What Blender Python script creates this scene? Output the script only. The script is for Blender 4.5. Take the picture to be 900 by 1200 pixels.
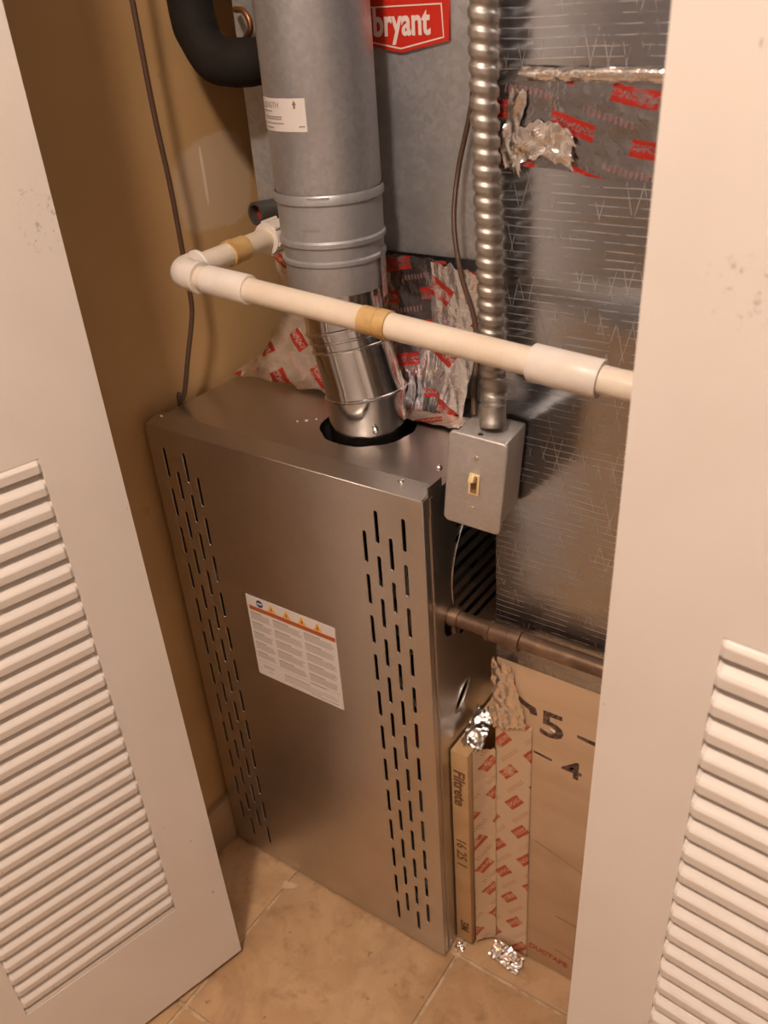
import bpy, bmesh, math, random
from mathutils import Vector, Matrix, noise
random.seed(7)
S = bpy.context.scene
for o in list(bpy.data.objects): bpy.data.objects.remove(o)
COL = S.collection
# ------------------------------------------------------------------ camera
F_PX = 1036.636
cam_d = bpy.data.cameras.new('camera'); cam = bpy.data.objects.new('camera', cam_d); COL.objects.link(cam)
cam_d.sensor_fit = 'VERTICAL'; cam_d.sensor_height = 36; cam_d.sensor_width = 27
cam_d.lens = F_PX / 1200 * 36; cam_d.clip_start = 0.02
R3 = ((0.8245654, 0.56193744, -0.06571312), (0.24466891, -0.4589006, -0.85413545), (-0.51012648, 0.68821258, -0.51588218))
cam.matrix_world = Matrix(((R3[0][0], -R3[1][0], -R3[2][0], 0.91149),
                           (R3[0][1], -R3[1][1], -R3[2][1], -0.70025),
                           (R3[0][2], -R3[1][2], -R3[2][2], 1.34252), (0, 0, 0, 1)))
cam_d.dof.use_dof = True; cam_d.dof.focus_distance = 1.05; cam_d.dof.aperture_fstop = 8.5
S.camera = cam
# ------------------------------------------------------------------ world, exposure
wd = bpy.data.worlds.new('world'); S.world = wd; wd.use_nodes = True
wd.node_tree.nodes['Background'].inputs[0].default_value = (1.0, 0.80, 0.62, 1)
wd.node_tree.nodes['Background'].inputs[1].default_value = 0.05
S.view_settings.view_transform = 'Standard'; S.view_settings.look = 'None'
S.view_settings.gamma = 1; S.view_settings.use_curve_mapping = False
S.view_settings.exposure = 0.0
LAMP_POS = (0.76, -1.08, 2.44)
LAMP_COL = (1.0, 0.785, 0.655); LAMP_STRENGTH = 415.0

# ------------------------------------------------------------------ material helpers
class NT:
    def __init__(s, name):
        s.m = bpy.data.materials.new(name); s.m.use_nodes = True
        s.t = s.m.node_tree; s.b = s.t.nodes['Principled BSDF']; s.n = s.t.nodes; s.l = s.t.links
    def setv(s, sock, v):
        if hasattr(v, 'is_linked') or isinstance(v, bpy.types.NodeSocket): s.l.new(v, sock)
        else: sock.default_value = v
    def math(s, op, a, b=0.0, c=None):
        n = s.n.new('ShaderNodeMath'); n.operation = op
        s.setv(n.inputs[0], a); s.setv(n.inputs[1], b)
        if c is not None: s.setv(n.inputs[2], c)
        return n.outputs[0]
    def coord(s, which='Object'):
        n = s.n.new('ShaderNodeTexCoord'); return n.outputs[which]
    def sep(s, v):
        n = s.n.new('ShaderNodeSeparateXYZ'); s.l.new(v, n.inputs[0]); return n.outputs
    def mapping(s, v, scale=(1, 1, 1), rot=(0, 0, 0)):
        n = s.n.new('ShaderNodeMapping'); s.l.new(v, n.inputs[0])
        n.inputs['Scale'].default_value = scale; n.inputs['Rotation'].default_value = rot; return n.outputs[0]
    def noise(s, v, scale, detail=4, rough=.55, dist=0):
        n = s.n.new('ShaderNodeTexNoise'); s.l.new(v, n.inputs['Vector'])
        n.inputs['Scale'].default_value = scale; n.inputs['Detail'].default_value = detail
        n.inputs['Roughness'].default_value = rough; n.inputs['Distortion'].default_value = dist
        return n.outputs['Fac']
    def voro(s, v, scale, out='Color', feature='F1'):
        n = s.n.new('ShaderNodeTexVoronoi'); s.l.new(v, n.inputs['Vector']); n.feature = feature
        n.inputs['Scale'].default_value = scale; return n.outputs[out]
    def ramp(s, f, lo, hi, v0=0.0, v1=1.0):
        n = s.n.new('ShaderNodeMapRange'); n.interpolation_type = 'SMOOTHSTEP'; s.setv(n.inputs[0], f)
        n.inputs[1].default_value = lo; n.inputs[2].default_value = hi
        n.inputs[3].default_value = v0; n.inputs[4].default_value = v1; return n.outputs[0]
    def mix(s, f, a, b):
        n = s.n.new('ShaderNodeMix'); n.data_type = 'RGBA'; s.setv(n.inputs[0], f)
        for k, v in ((6, a), (7, b)):
            if isinstance(v, tuple): n.inputs[k].default_value = (*v[:3], 1)
            else: s.l.new(v, n.inputs[k])
        return n.outputs[2]
    def bump(s, h, strength=.3, dist=.002, normal=None):
        n = s.n.new('ShaderNodeBump'); s.l.new(h, n.inputs['Height'])
        n.inputs['Strength'].default_value = strength; n.inputs['Distance'].default_value = dist
        if normal is not None: s.l.new(normal, n.inputs['Normal'])
        return n.outputs[0]
    def out(s, col=None, rough=None, metal=None, normal=None, spec=None):
        for k, v in (('Base Color', col), ('Roughness', rough), ('Metallic', metal), ('Normal', normal), ('Specular IOR Level', spec)):
            if v is None: continue
            if isinstance(v, tuple): s.b.inputs[k].default_value = (*v[:3], 1)
            else: s.setv(s.b.inputs[k], v)
        return s.m

def simple(name, col, rough=.5, metal=0, nscale=0, col2=None, lo=.35, hi=.7, bump=0, bscale=60, bdist=.001, spec=None):
    t = NT(name); c = col; nm = None; v = t.coord()
    if nscale: c = t.mix(t.ramp(t.noise(v, nscale), lo, hi), col, col2)
    if bump: nm = t.bump(t.noise(v, bscale, 6), bump, bdist)
    return t.out(c, rough, metal, nm, spec)

M = {}
def galv(name, c1, c2, rough, metal=1.0, spangle=45, stain=None, mottle=.85):
    t = NT(name); v = t.coord()
    vn = t.sep(t.voro(v, spangle))[0]
    c = t.mix(t.ramp(vn, 0, 1), c1, c2)
    c = t.mix(t.ramp(t.noise(v, 9, 6), .42, .75), c, tuple(x * mottle for x in c1))
    if stain: c = t.mix(t.ramp(t.noise(v, 5, 8, .7), .5, .75), c, stain)
    r = t.math('ADD', t.math('MULTIPLY', vn, .08), rough)
    r = t.math('ADD', r, t.math('MULTIPLY', t.noise(v, 30, 5), .08))
    nm = t.bump(t.noise(t.mapping(v, (1, 1, 1)), 6, 2), .05, .004)
    return t.out(c, r, metal, nm)
M['galv'] = galv('galvanized_cabinet_steel', (.60, .565, .53), (.63, .595, .56), .27, 1.0, 300, None, .95)
M['galv_dull'] = galv('dull_spangled_sheet_metal', (.45, .47, .49), (.54, .56, .58), .42, .7, 170, (.36, .36, .34))
M['flue'] = galv('galvanized_flue_pipe', (.50, .515, .54), (.57, .585, .61), .28, .7, 190)
M['band'] = galv('grey_draft_collar_metal', (.47, .48, .50), (.51, .52, .54), .36, .6, 220)
M['shiny'] = galv('bright_elbow_metal', (.70, .68, .66), (.73, .71, .69), .05, 1.0, 140, None, .95)
M['screw'] = simple('bright_zinc_screw', (.8, .78, .74), .25, 1)
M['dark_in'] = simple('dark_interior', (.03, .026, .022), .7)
M['white_plate'] = simple('white_label_paper', (.74, .70, .66), .45)
M['door'] = None
def door_paint(name, side):
    t = NT(name); v = t.coord(); x, y, z = t.sep(v)
    c = t.mix(t.ramp(t.noise(v, 4, 3), .35, .7), (.79, .74, .68), (.74, .685, .62))
    # grubby hand marks about the height of a pull
    if side == 'L': cx, cz, rx, rz = .018, 1.172, .022, .035
    else: cx, cz, rx, rz = .066, 1.186, .036, .024
    dx = t.math('DIVIDE', t.math('SUBTRACT', x, cx), rx); dz = t.math('DIVIDE', t.math('SUBTRACT', z, cz), rz)
    d = t.math('SQRT', t.math('ADD', t.math('MULTIPLY', dx, dx), t.math('MULTIPLY', dz, dz)))
    blot = t.ramp(t.noise(v, 130, 6, .7), .54, .66)
    f = t.math('MULTIPLY', t.math('MULTIPLY', blot, t.ramp(d, .5, 1.25, 1, 0)), .62)
    c = t.mix(f, c, (.30, .26, .20))
    speck = t.ramp(t.noise(v, 70, 2, .3), .775, .80)
    c = t.mix(t.math('MULTIPLY', speck, .5), c, (.3, .2, .14))
    return t.out(c, .42, 0, t.bump(t.noise(v, 90, 3), .06, .001))
M['door_l'] = door_paint('cream_door_paint', 'L'); M['door_r'] = door_paint('cream_door_paint_soiled', 'R')
def wall_paint():
    t = NT('ochre_wall_paint'); v = t.coord(); x, y, z = t.sep(v)
    c = t.mix(t.ramp(t.noise(v, 3, 4), .3, .7), (.60, .39, .18), (.53, .335, .145))
    n = t.noise(v, 14, 5, .6)
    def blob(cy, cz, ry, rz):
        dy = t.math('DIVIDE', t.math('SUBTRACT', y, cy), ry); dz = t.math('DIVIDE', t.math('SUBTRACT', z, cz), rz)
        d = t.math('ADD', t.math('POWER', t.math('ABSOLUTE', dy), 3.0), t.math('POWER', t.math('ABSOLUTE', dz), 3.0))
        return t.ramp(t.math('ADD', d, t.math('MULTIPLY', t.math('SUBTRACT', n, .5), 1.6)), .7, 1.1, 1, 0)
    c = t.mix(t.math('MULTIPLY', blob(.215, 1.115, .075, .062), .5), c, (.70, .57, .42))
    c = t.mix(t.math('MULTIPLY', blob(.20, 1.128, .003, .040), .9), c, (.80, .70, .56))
    c = t.mix(t.math('MULTIPLY', t.ramp(t.noise(v, 22, 3), .68, .76), .35), c, (.32, .2, .1))
    return t.out(c, .55, 0, t.bump(t.noise(v, 120, 4), .15, .001))
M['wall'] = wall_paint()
M['hall_wall'] = simple('hall_wall_paint', (.50, .47, .45), .7)
M['ceiling'] = simple('ceiling_paint', (.72, .68, .62), .8)
def tile_mat():
    t = NT('tan_ceramic_tile'); v = t.coord('Object')
    oi = t.n.new('ShaderNodeObjectInfo')
    off = t.n.new('ShaderNodeVectorMath'); off.operation = 'ADD'; t.l.new(v, off.inputs[0])
    sc = t.n.new('ShaderNodeVectorMath'); sc.operation = 'SCALE'; t.l.new(oi.outputs['Location'], sc.inputs[0]); sc.inputs['Scale'].default_value = 3.7
    t.l.new(sc.outputs[0], off.inputs[1]); w = off.outputs[0]
    c = t.mix(t.ramp(t.noise(w, 9, 6, .6, .6), .33, .68), (.60, .40, .225), (.49, .31, .16))
    c = t.mix(t.ramp(t.noise(w, 28, 5, .65), .5, .78), c, (.36, .22, .11))
    c = t.mix(t.math('MULTIPLY', t.ramp(t.noise(w, 6, 7, .7, 1.2), .5, .75), .55), c, (.30, .185, .10))
    c = t.mix(t.math('MULTIPLY', t.ramp(t.noise(w, 46, 3, .5), .68, .74), .7), c, (.24, .15, .08))
    return t.out(c, t.ramp(t.noise(w, 12, 4), .3, .7, .32, .5), 0, t.bump(t.noise(w, 25, 5), .12, .002))
M['tile'] = tile_mat()
M['grout'] = simple('sandy_grout', (.66, .51, .34), .9, 0, 40, (.42, .30, .18), bump=.3, bscale=200)
M['base'] = simple('brown_baseboard', (.46, .32, .2), .5, 0, 8, (.36, .24, .14))
M['pvc'] = simple('cream_pvc', (.80, .71, .58), .36, 0, 14, (.74, .63, .49), .4, .75)
M['pvc_white'] = simple('white_pvc', (.84, .79, .72), .38, 0, 20, (.78, .71, .62))
M['glue'] = simple('amber_cement_band', (.50, .29, .09), .35, 0, 45, (.62, .42, .18), .35, .6)
M['black_foam'] = simple('black_pipe_foam', (.016, .013, .011), .75, 0, bump=.4, bscale=45, bdist=.003, spec=.15)
M['copper'] = simple('tarnished_copper', (.42, .18, .07), .4, .8, 40, (.2, .09, .04))
M['cable'] = simple('brown_cable_jacket', (.085, .045, .028), .5)
M['stub'] = simple('grey_plastic_stub', (.06, .055, .05), .45)
M['red_plug'] = simple('red_plug', (.42, .03, .02), .4)
M['conduit'] = galv('flexible_conduit_metal', (.46, .43, .39), (.52, .49, .45), .42, 1.0, 200, (.42, .36, .30))
M['box'] = galv('switch_box_metal', (.52, .50, .48), (.57, .55, .53), .42, .7, 260)
M['ivory'] = simple('ivory_plastic', (.80, .62, .33), .35)
M['ivory_dk'] = simple('ivory_plastic_slot', (.25, .15, .06), .5)
M['gas'] = simple('rusty_black_iron', (.16, .10, .065), .42, .6, 30, (.30, .19, .12), .4, .7, bump=.25, bscale=150)
def scrim():
    t = NT('foil_scrim_facing'); v = t.coord(); x, y, z = t.sep(v)
    wob = t.math('MULTIPLY', t.math('SUBTRACT', t.noise(v, 16, 2), .5), .004)
    zz = t.math('ADD', z, wob)
    h = t.math('ABSOLUTE', t.math('SUBTRACT', t.math('FRACT', t.math('DIVIDE', zz, .0078)), .5))
    hl = t.ramp(h, .0, .13, 1, 0)
    hl = t.math('MULTIPLY', hl, t.ramp(t.noise(v, 40, 4), .38, .62, .08, .45))
    def diag(k, p):
        a = t.math('ADD', t.math('ADD', x, t.math('MULTIPLY', z, k)), t.math('MULTIPLY', wob, .5))
        d = t.math('ABSOLUTE', t.math('SUBTRACT', t.math('FRACT', t.math('DIVIDE', a, p)), .5))
        return t.math('MULTIPLY', t.ramp(d, 0, .045, 1, 0), t.ramp(t.noise(v, 34, 3), .46, .62, .0, .4))
    dl = t.math('MAXIMUM', diag(.25, .0155), diag(-.25, .0155))
    ln = t.math('MAXIMUM', hl, dl)
    dirt = t.ramp(t.noise(t.mapping(v, (5, 5, 60)), 1.0, 4), .55, .75)
    c = t.mix(ln, (.47, .50, .55), (.74, .74, .74))
    c = t.mix(t.math('MULTIPLY', dirt, .45), c, (.50, .40, .30))
    r = t.math('ADD', .17, t.math('MULTIPLY', ln, .22)); r = t.math('ADD', r, t.math('MULTIPLY', t.noise(v, 12, 3), .12))
    nm = t.bump(t.noise(t.mapping(v, (8, 8, 26)), 1, 3), .22, .006)
    nm = t.bump(ln, .25, .0008, nm)
    return t.out(c, r, t.math('SUBTRACT', 1.0, t.math('MULTIPLY', ln, .55)), nm)
M['scrim'] = scrim()
def board():
    t = NT('bare_tan_duct_board'); v = t.coord()
    c = t.mix(t.ramp(t.noise(t.mapping(v, (3, 3, 30)), 1, 5), .3, .7), (.60, .415, .26), (.54, .36, .215))
    c = t.mix(t.math('MULTIPLY', t.ramp(t.noise(v, 8, 5), .55, .8), .5), c, (.42, .27, .15))
    return t.out(c, .6, 0, t.bump(t.noise(t.mapping(v, (20, 20, 300)), 1, 2), .1, .001))
M['board'] = board()
M['ink'] = simple('dark_stencil_ink', (.075, .04, .03), .7, 0, 160, (.20, .12, .08), .45, .62)
M['ink_faint'] = simple('faint_stencil_ink', (.28, .17, .10), .7)
M['card'] = simple('filter_cardboard', (.55, .35, .17), .7, 0, 20, (.47, .29, .13))
M['print_brown'] = simple('brown_print', (.17, .085, .035), .7)
M['red_print'] = simple('red_ink', (.48, .10, .05), .6)
def tape(name, base, metal, rough, ang, crinkle, redcol=(.37, .035, .02), row=.036, per=.070, cover=.52):
    t = NT(name); u, w, _ = t.sep(t.coord('UV')); v = t.coord()
    ca, sa = math.cos(ang), math.sin(ang)
    n1 = t.math('MULTIPLY', t.math('SUBTRACT', t.noise(v, 60, 3), .5), .003)
    a = t.math('ADD', t.math('MULTIPLY', u, ca), t.math('MULTIPLY', w, sa))
    b = t.math('ADD', t.math('ADD', t.math('MULTIPLY', u, -sa), t.math('MULTIPLY', w, ca)), n1)
    rb = t.math('DIVIDE', b, row); fl = t.math('FLOOR', rb); fb = t.math('FRACT', rb)
    fa = t.math('FRACT', t.math('ADD', t.math('DIVIDE', a, per), t.math('MULTIPLY', fl, .37)))
    ina = t.math('LESS_THAN', fa, cover)
    inb = t.math('MULTIPLY', t.math('GREATER_THAN', fb, .18), t.math('LESS_THAN', fb, .56))
    bar = t.math('MULTIPLY', ina, inb)
    let = t.math('MULTIPLY', t.math('MULTIPLY', t.math('GREATER_THAN', fb, .30), t.math('LESS_THAN', fb, .46)),
                 t.math('GREATER_THAN', t.noise(t.mapping(t.coord('UV'), (1, 1, 1)), 420, 1), .5))
    bar = t.math('MULTIPLY', bar, t.math('SUBTRACT', 1, t.math('MULTIPLY', let, .75)))
    thin = t.math('MULTIPLY', t.math('MULTIPLY', t.math('GREATER_THAN', fb, .74), t.math('LESS_THAN', fb, .9)),
                  t.math('MULTIPLY', t.math('GREATER_THAN', fa, .35), t.math('GREATER_THAN', t.math('FRACT', t.math('DIVIDE', a, .005)), .5)))
    red = t.math('MAXIMUM', bar, t.math('MULTIPLY', thin, .45))
    red = t.math('MULTIPLY', red, t.ramp(t.noise(v, 35, 3), .3, .45, .35, 1))
    c = t.mix(red, base, redcol)
    m = t.math('MULTIPLY', t.math('SUBTRACT', 1, t.math('MULTIPLY', red, .8)), metal)
    nm = t.bump(t.noise(v, 55, 4, .6, .4), crinkle, .006)
    nm = t.bump(t.voro(v, 45, 'Distance'), crinkle * .7, .004, nm)
    return t.out(c, rough, m, nm)
M['tape_foil'] = tape('printed_foil_tape', (.68, .57, .47), .6, .18, .6, .5)
M['tape_foil_bright'] = tape('bright_crinkled_printed_foil_tape', (.90, .87, .84), .9, .12, .5, .45, row=.058, per=.085)
M['tape_cream'] = tape('printed_clear_tape_over_board', (.66, .50, .33), .15, .3, .95, .08, (.46, .075, .03), .040, .062, .5)
M['tape_dark'] = tape('printed_film_tape_on_duct', (.44, .44, .46), 1.0, .2, -.2, .35, (.42, .03, .02), .040, .075, .55)
M['foil'] = simple('crumpled_foil', (.88, .85, .82), .1, 1, bump=.6, bscale=70, bdist=.004)
M['wire_red'] = simple('red_wire', (.4, .03, .02), .4); M['wire_white'] = simple('white_wire', (.7, .66, .6), .4); M['wire_black'] = simple('black_wire', (.02, .02, .02), .4)

# ------------------------------------------------------------------ object helpers
def tag(o, label=None, cat=None, group=None, kind=None):
    if label: o['label'] = label
    if cat: o['category'] = cat
    if group: o['group'] = group
    if kind: o['kind'] = kind
    return o
def thing(name, label, cat, loc=(0, 0, 0), rotz=0, group=None, kind=None):
    o = bpy.data.objects.new(name, None); COL.objects.link(o); o.empty_display_size = .05
    o.location = loc; o.rotation_euler = (0, 0, rotz)
    return tag(o, label, cat, group, kind)
def adopt(o, parent):
    if parent is None: return o
    o.parent = parent
    if parent.type == 'EMPTY' and not parent.get('_local'):
        o.matrix_parent_inverse = Matrix.Translation(parent.location).inverted()
    return o
def link(name, me, mat, parent=None, label=None):
    o = bpy.data.objects.new(name, me); COL.objects.link(o)
    if mat is not None:
        me.materials.clear(); me.materials.append(mat)
    adopt(o, parent)
    if label: o['label'] = label
    return o
def finish(bm, name, mat, parent=None, smooth=False, label=None, autos=None):
    bmesh.ops.recalc_face_normals(bm, faces=bm.faces)
    me = bpy.data.meshes.new(name); bm.to_mesh(me); bm.free()
    if smooth:
        for p in me.polygons: p.use_smooth = True
        try: me.set_sharp_from_angle(angle=math.radians(autos or 40))
        except Exception: pass
    return link(name, me, mat, parent, label)
def add_box(bm, x0, x1, y0, y1, z0, z1, bev=0, seg=2):
    r = bmesh.ops.create_cube(bm, size=1)
    vs = r['verts']
    for v in vs: v.co = Vector(((x0 + x1) / 2 + v.co.x * (x1 - x0), (y0 + y1) / 2 + v.co.y * (y1 - y0), (z0 + z1) / 2 + v.co.z * (z1 - z0)))
    if bev:
        es = list({e for v in vs for e in v.link_edges})
        bmesh.ops.bevel(bm, geom=es, offset=bev, segments=seg, affect='EDGES', profile=.5)
def box(name, x0, x1, y0, y1, z0, z1, mat, parent=None, bev=0, label=None):
    bm = bmesh.new(); add_box(bm, x0, x1, y0, y1, z0, z1, bev)
    return finish(bm, name, mat, parent, bev > 0, label)
def frame_of(d):
    d = d.normalized(); a = Vector((0, 0, 1)) if abs(d.z) < .9 else Vector((1, 0, 0))
    x = d.cross(a).normalized(); return x, d.cross(x).normalized()
def add_lathe(bm, p0, d, prof, seg=32, cap0=True, cap1=True):
    """prof: (distance along d, radius)"""
    p0 = Vector(p0); d = Vector(d).normalized(); x, y = frame_of(d); rings = []
    for t, r in prof:
        rings.append([bm.verts.new(p0 + d * t + (x * math.cos(2 * math.pi * i / seg) + y * math.sin(2 * math.pi * i / seg)) * r) for i in range(seg)])
    for a, b in zip(rings, rings[1:]):
        for i in range(seg): bm.faces.new((a[i], a[(i + 1) % seg], b[(i + 1) % seg], b[i]))
    if cap0: bm.faces.new(rings[0][::-1])
    if cap1: bm.faces.new(rings[-1])
def lathe(name, p0, d, prof, mat, parent=None, seg=32, cap0=True, cap1=True, label=None):
    bm = bmesh.new(); add_lathe(bm, p0, d, prof, seg, cap0, cap1); return finish(bm, name, mat, parent, True, label)
def cyl(name, p0, p1, r, mat, parent=None, seg=24, bev=0, label=None):
    p0 = Vector(p0); p1 = Vector(p1); L = (p1 - p0).length
    prof = [(0, r), (L, r)] if not bev else [(0, r - bev), (bev, r), (L - bev, r), (L, r - bev)]
    return lathe(name, p0, p1 - p0, prof, mat, parent, seg, label=label)
def smooth_path(pts, n=8):
    pts = [Vector(p) for p in pts]; out = []
    for i in range(len(pts) - 1):
        a = pts[max(i - 1, 0)]; b = pts[i]; c = pts[i + 1]; d = pts[min(i + 2, len(pts) - 1)]
        for k in range(n):
            t = k / n
            out.append(.5 * ((2 * b) + (c - a) * t + (2 * a - 5 * b + 4 * c - d) * t * t + (3 * b - a - 3 * c + d) * t ** 3))
    out.append(pts[-1]); return out
def add_tube(bm, path, r, seg=12, closed=False, wob=0, cap=True):
    n = len(path); rings = []; px = None
    for i, p in enumerate(path):
        if closed: d = path[(i + 1) % n] - path[i - 1]
        else: d = path[min(i + 1, n - 1)] - path[max(i - 1, 0)]
        d.normalize()
        if px is None: x, y = frame_of(d)
        else:
            x = (px - d * px.dot(d)).normalized(); y = d.cross(x)
        px = x
        rr = r(i / (n - 1)) if callable(r) else r
        if wob: rr *= 1 + wob * (noise.noise(p * 60))
        rings.append([bm.verts.new(p + (x * math.cos(2 * math.pi * k / seg) + y * math.sin(2 * math.pi * k / seg)) * rr) for k in range(seg)])
    pairs = list(zip(rings, rings[1:])) + ([(rings[-1], rings[0])] if closed else [])
    for a, b in pairs:
        for k in range(seg): bm.faces.new((a[k], a[(k + 1) % seg], b[(k + 1) % seg], b[k]))
    if cap and not closed: bm.faces.new(rings[0][::-1]); bm.faces.new(rings[-1])
def tube(name, pts, r, mat, parent=None, seg=12, n=8, wob=0, label=None):
    bm = bmesh.new(); add_tube(bm, smooth_path(pts, n) if n else [Vector(p) for p in pts], r, seg, wob=wob)
    return finish(bm, name, mat, parent, True, label)
def plate(outer, holes, thick, bevel=0):
    """2D filled curve with holes -> mesh in the XY plane, centred on z=0"""
    cu = bpy.data.curves.new('tmp', 'CURVE'); cu.dimensions = '2D'; cu.fill_mode = 'BOTH'; cu.extrude = thick / 2 - bevel
    if bevel: cu.bevel_depth = bevel; cu.bevel_resolution = 1
    for loop in [outer] + holes:
        sp = cu.splines.new('POLY'); sp.points.add(len(loop) - 1); sp.use_cyclic_u = True
        for q, (x, y) in zip(sp.points, loop): q.co = (x, y, 0, 1)
    ob = bpy.data.objects.new('tmp', cu); COL.objects.link(ob)
    me = bpy.data.meshes.new_from_object(ob); bpy.data.objects.remove(ob); bpy.data.curves.remove(cu)
    return me
def place(me, origin, X, Y):
    X = Vector(X).normalized(); Y = Vector(Y).normalized(); Z = X.cross(Y)
    me.transform(Matrix(((X.x, Y.x, Z.x, origin[0]), (X.y, Y.y, Z.y, origin[1]), (X.z, Y.z, Z.z, origin[2]), (0, 0, 0, 1))))
    return me
def text_mesh(s, size, ext=.0002, sx=1.0, align='LEFT', bold=0.0):
    cu = bpy.data.curves.new('tmp', 'FONT'); cu.body = s; cu.size = size; cu.extrude = ext; cu.align_x = align; cu.offset = bold
    cu.resolution_u = 3
    ob = bpy.data.objects.new('tmp', cu); COL.objects.link(ob)
    me = bpy.data.meshes.new_from_object(ob); bpy.data.objects.remove(ob); bpy.data.curves.remove(cu)
    for v in me.vertices: v.co.x *= sx
    return me
def text(name, s, size, mat, parent, origin, X, Y, sx=1.0, align='LEFT', bold=0.0):
    return link(name, place(text_mesh(s, size, .0002, sx, align, bold), origin, X, Y), mat, parent)
def patch(name, fn, nu, nv, mat, parent, lu, lv, amp=0, freq=40, seed=0, edge=0, thick=.0004, label=None, stretch=(1, 1, 1)):
    """fn(u,v) in 0..1 -> point; crinkled sheet with metric UVs and a real thickness"""
    off = Vector((seed * 3.1, seed * 1.7, seed * 5.3)); pos = []
    for j in range(nv + 1):
        for i in range(nu + 1):
            u, v = i / nu, j / nv
            if edge:
                if i in (0, nu): v2 = v; u = u + (edge * noise.noise(Vector((v * 9 + seed, u * 3, 2.2))) )
                if j in (0, nv): v = v + (edge * noise.noise(Vector((u * 9 + seed, v * 3, 7.7))))
            p = Vector(fn(u, v)); e = 1e-3
            n = (Vector(fn(u + e, v)) - p).cross(Vector(fn(u, v + e)) - p)
            n = n.normalized() if n.length > 1e-12 else Vector((0, -1, 0))
            q = Vector((p.x * stretch[0], p.y * stretch[1], p.z * stretch[2])) * freq + off
            d = (1 - 2 * abs(noise.noise(q))) * .6 + noise.noise(q * 2.3) * .5
            pos.append((p + n * amp * d, i / nu * lu, j / nv * lv))
    bm = bmesh.new(); uvl = bm.loops.layers.uv.new('UVMap')
    vs = [bm.verts.new(p[0]) for p in pos]; uv = {v: (p[1], p[2]) for v, p in zip(vs, pos)}
    for j in range(nv):
        for i in range(nu):
            a = j * (nu + 1) + i
            f = bm.faces.new((vs[a], vs[a + 1], vs[a + nu + 2], vs[a + nu + 1]))
            for l in f.loops: l[uvl].uv = uv[l.vert]
    me = bpy.data.meshes.new(name); bm.to_mesh(me); bm.free()
    o = link(name, me, mat, parent, label)
    if amp < .0009:
        for p in me.polygons: p.use_smooth = True
    md = o.modifiers.new('sheet', 'SOLIDIFY'); md.thickness = thick; md.offset = 0
    return o
def struct(o): o['kind'] = 'structure'; return o

# ------------------------------------------------------------------ setting
fl = struct(box('floor', -1.1, 2.1, -2.6, .85, -.06, -.0035, M['grout']))
TX, TY = .3165, .2965
tme = None
ix0 = int(math.floor((-1.1 - .143) / TX)); iy0 = int(math.floor((-2.6 - .0155) / TY))
for ix in range(-4, 7):
    for iy in range(-9, 3):
        x0 = .143 + ix * TX; y0 = .0155 + iy * TY
        if x0 < -1.1 or x0 + TX > 2.12 or y0 < -2.6 or y0 + TY > .95: continue
        if tme is None:
            bm = bmesh.new(); add_box(bm, .0028, TX - .0028, .0028, TY - .0028, -.009, 0, .0022, 2)
            bmesh.ops.recalc_face_normals(bm, faces=bm.faces)
            tme = bpy.data.meshes.new('tile'); bm.to_mesh(tme); bm.free(); tme.materials.append(M['tile'])
            for p in tme.polygons: p.use_smooth = True
            tme.set_sharp_from_angle(angle=.6)
        t = bpy.data.objects.new('tile', tme); COL.objects.link(t); t.parent = fl; t.location = (x0, y0, 0)
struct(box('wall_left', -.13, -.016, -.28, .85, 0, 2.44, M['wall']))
struct(box('wall_back', -.13, 1.25, .85, .95, 0, 2.44, M['wall']))
struct(box('wall_right', 1.13, 1.25, -.16, .85, 0, 2.44, M['wall']))
struct(box('wall_front_left', -1.1, -.13, -.28, -.16, 0, 2.44, M['hall_wall']))
struct(box('wall_front_right', 1.13, 2.1, -.28, -.16, 0, 2.44, M['hall_wall']))
struct(box('wall_front_top', -.13, 1.13, -.28, -.16, 2.06, 2.44, M['hall_wall']))
struct(box('wall_hall_left', -1.2, -1.1, -2.7, -.16, 0, 2.44, M['hall_wall']))
struct(box('wall_hall_right', 2.1, 2.2, -2.7, -.16, 0, 2.44, M['hall_wall']))
struct(box('wall_hall_back', -1.1, 2.1, -2.7, -2.6, 0, 2.44, M['hall_wall']))
struct(box('ceiling', -1.2, 2.2, -2.7, .95, 2.44, 2.52, M['ceiling']))
struct(box('baseboard_left', -.016, -.004, -.28, .84, 0, .104, M['base'], bev=.002))

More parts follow.
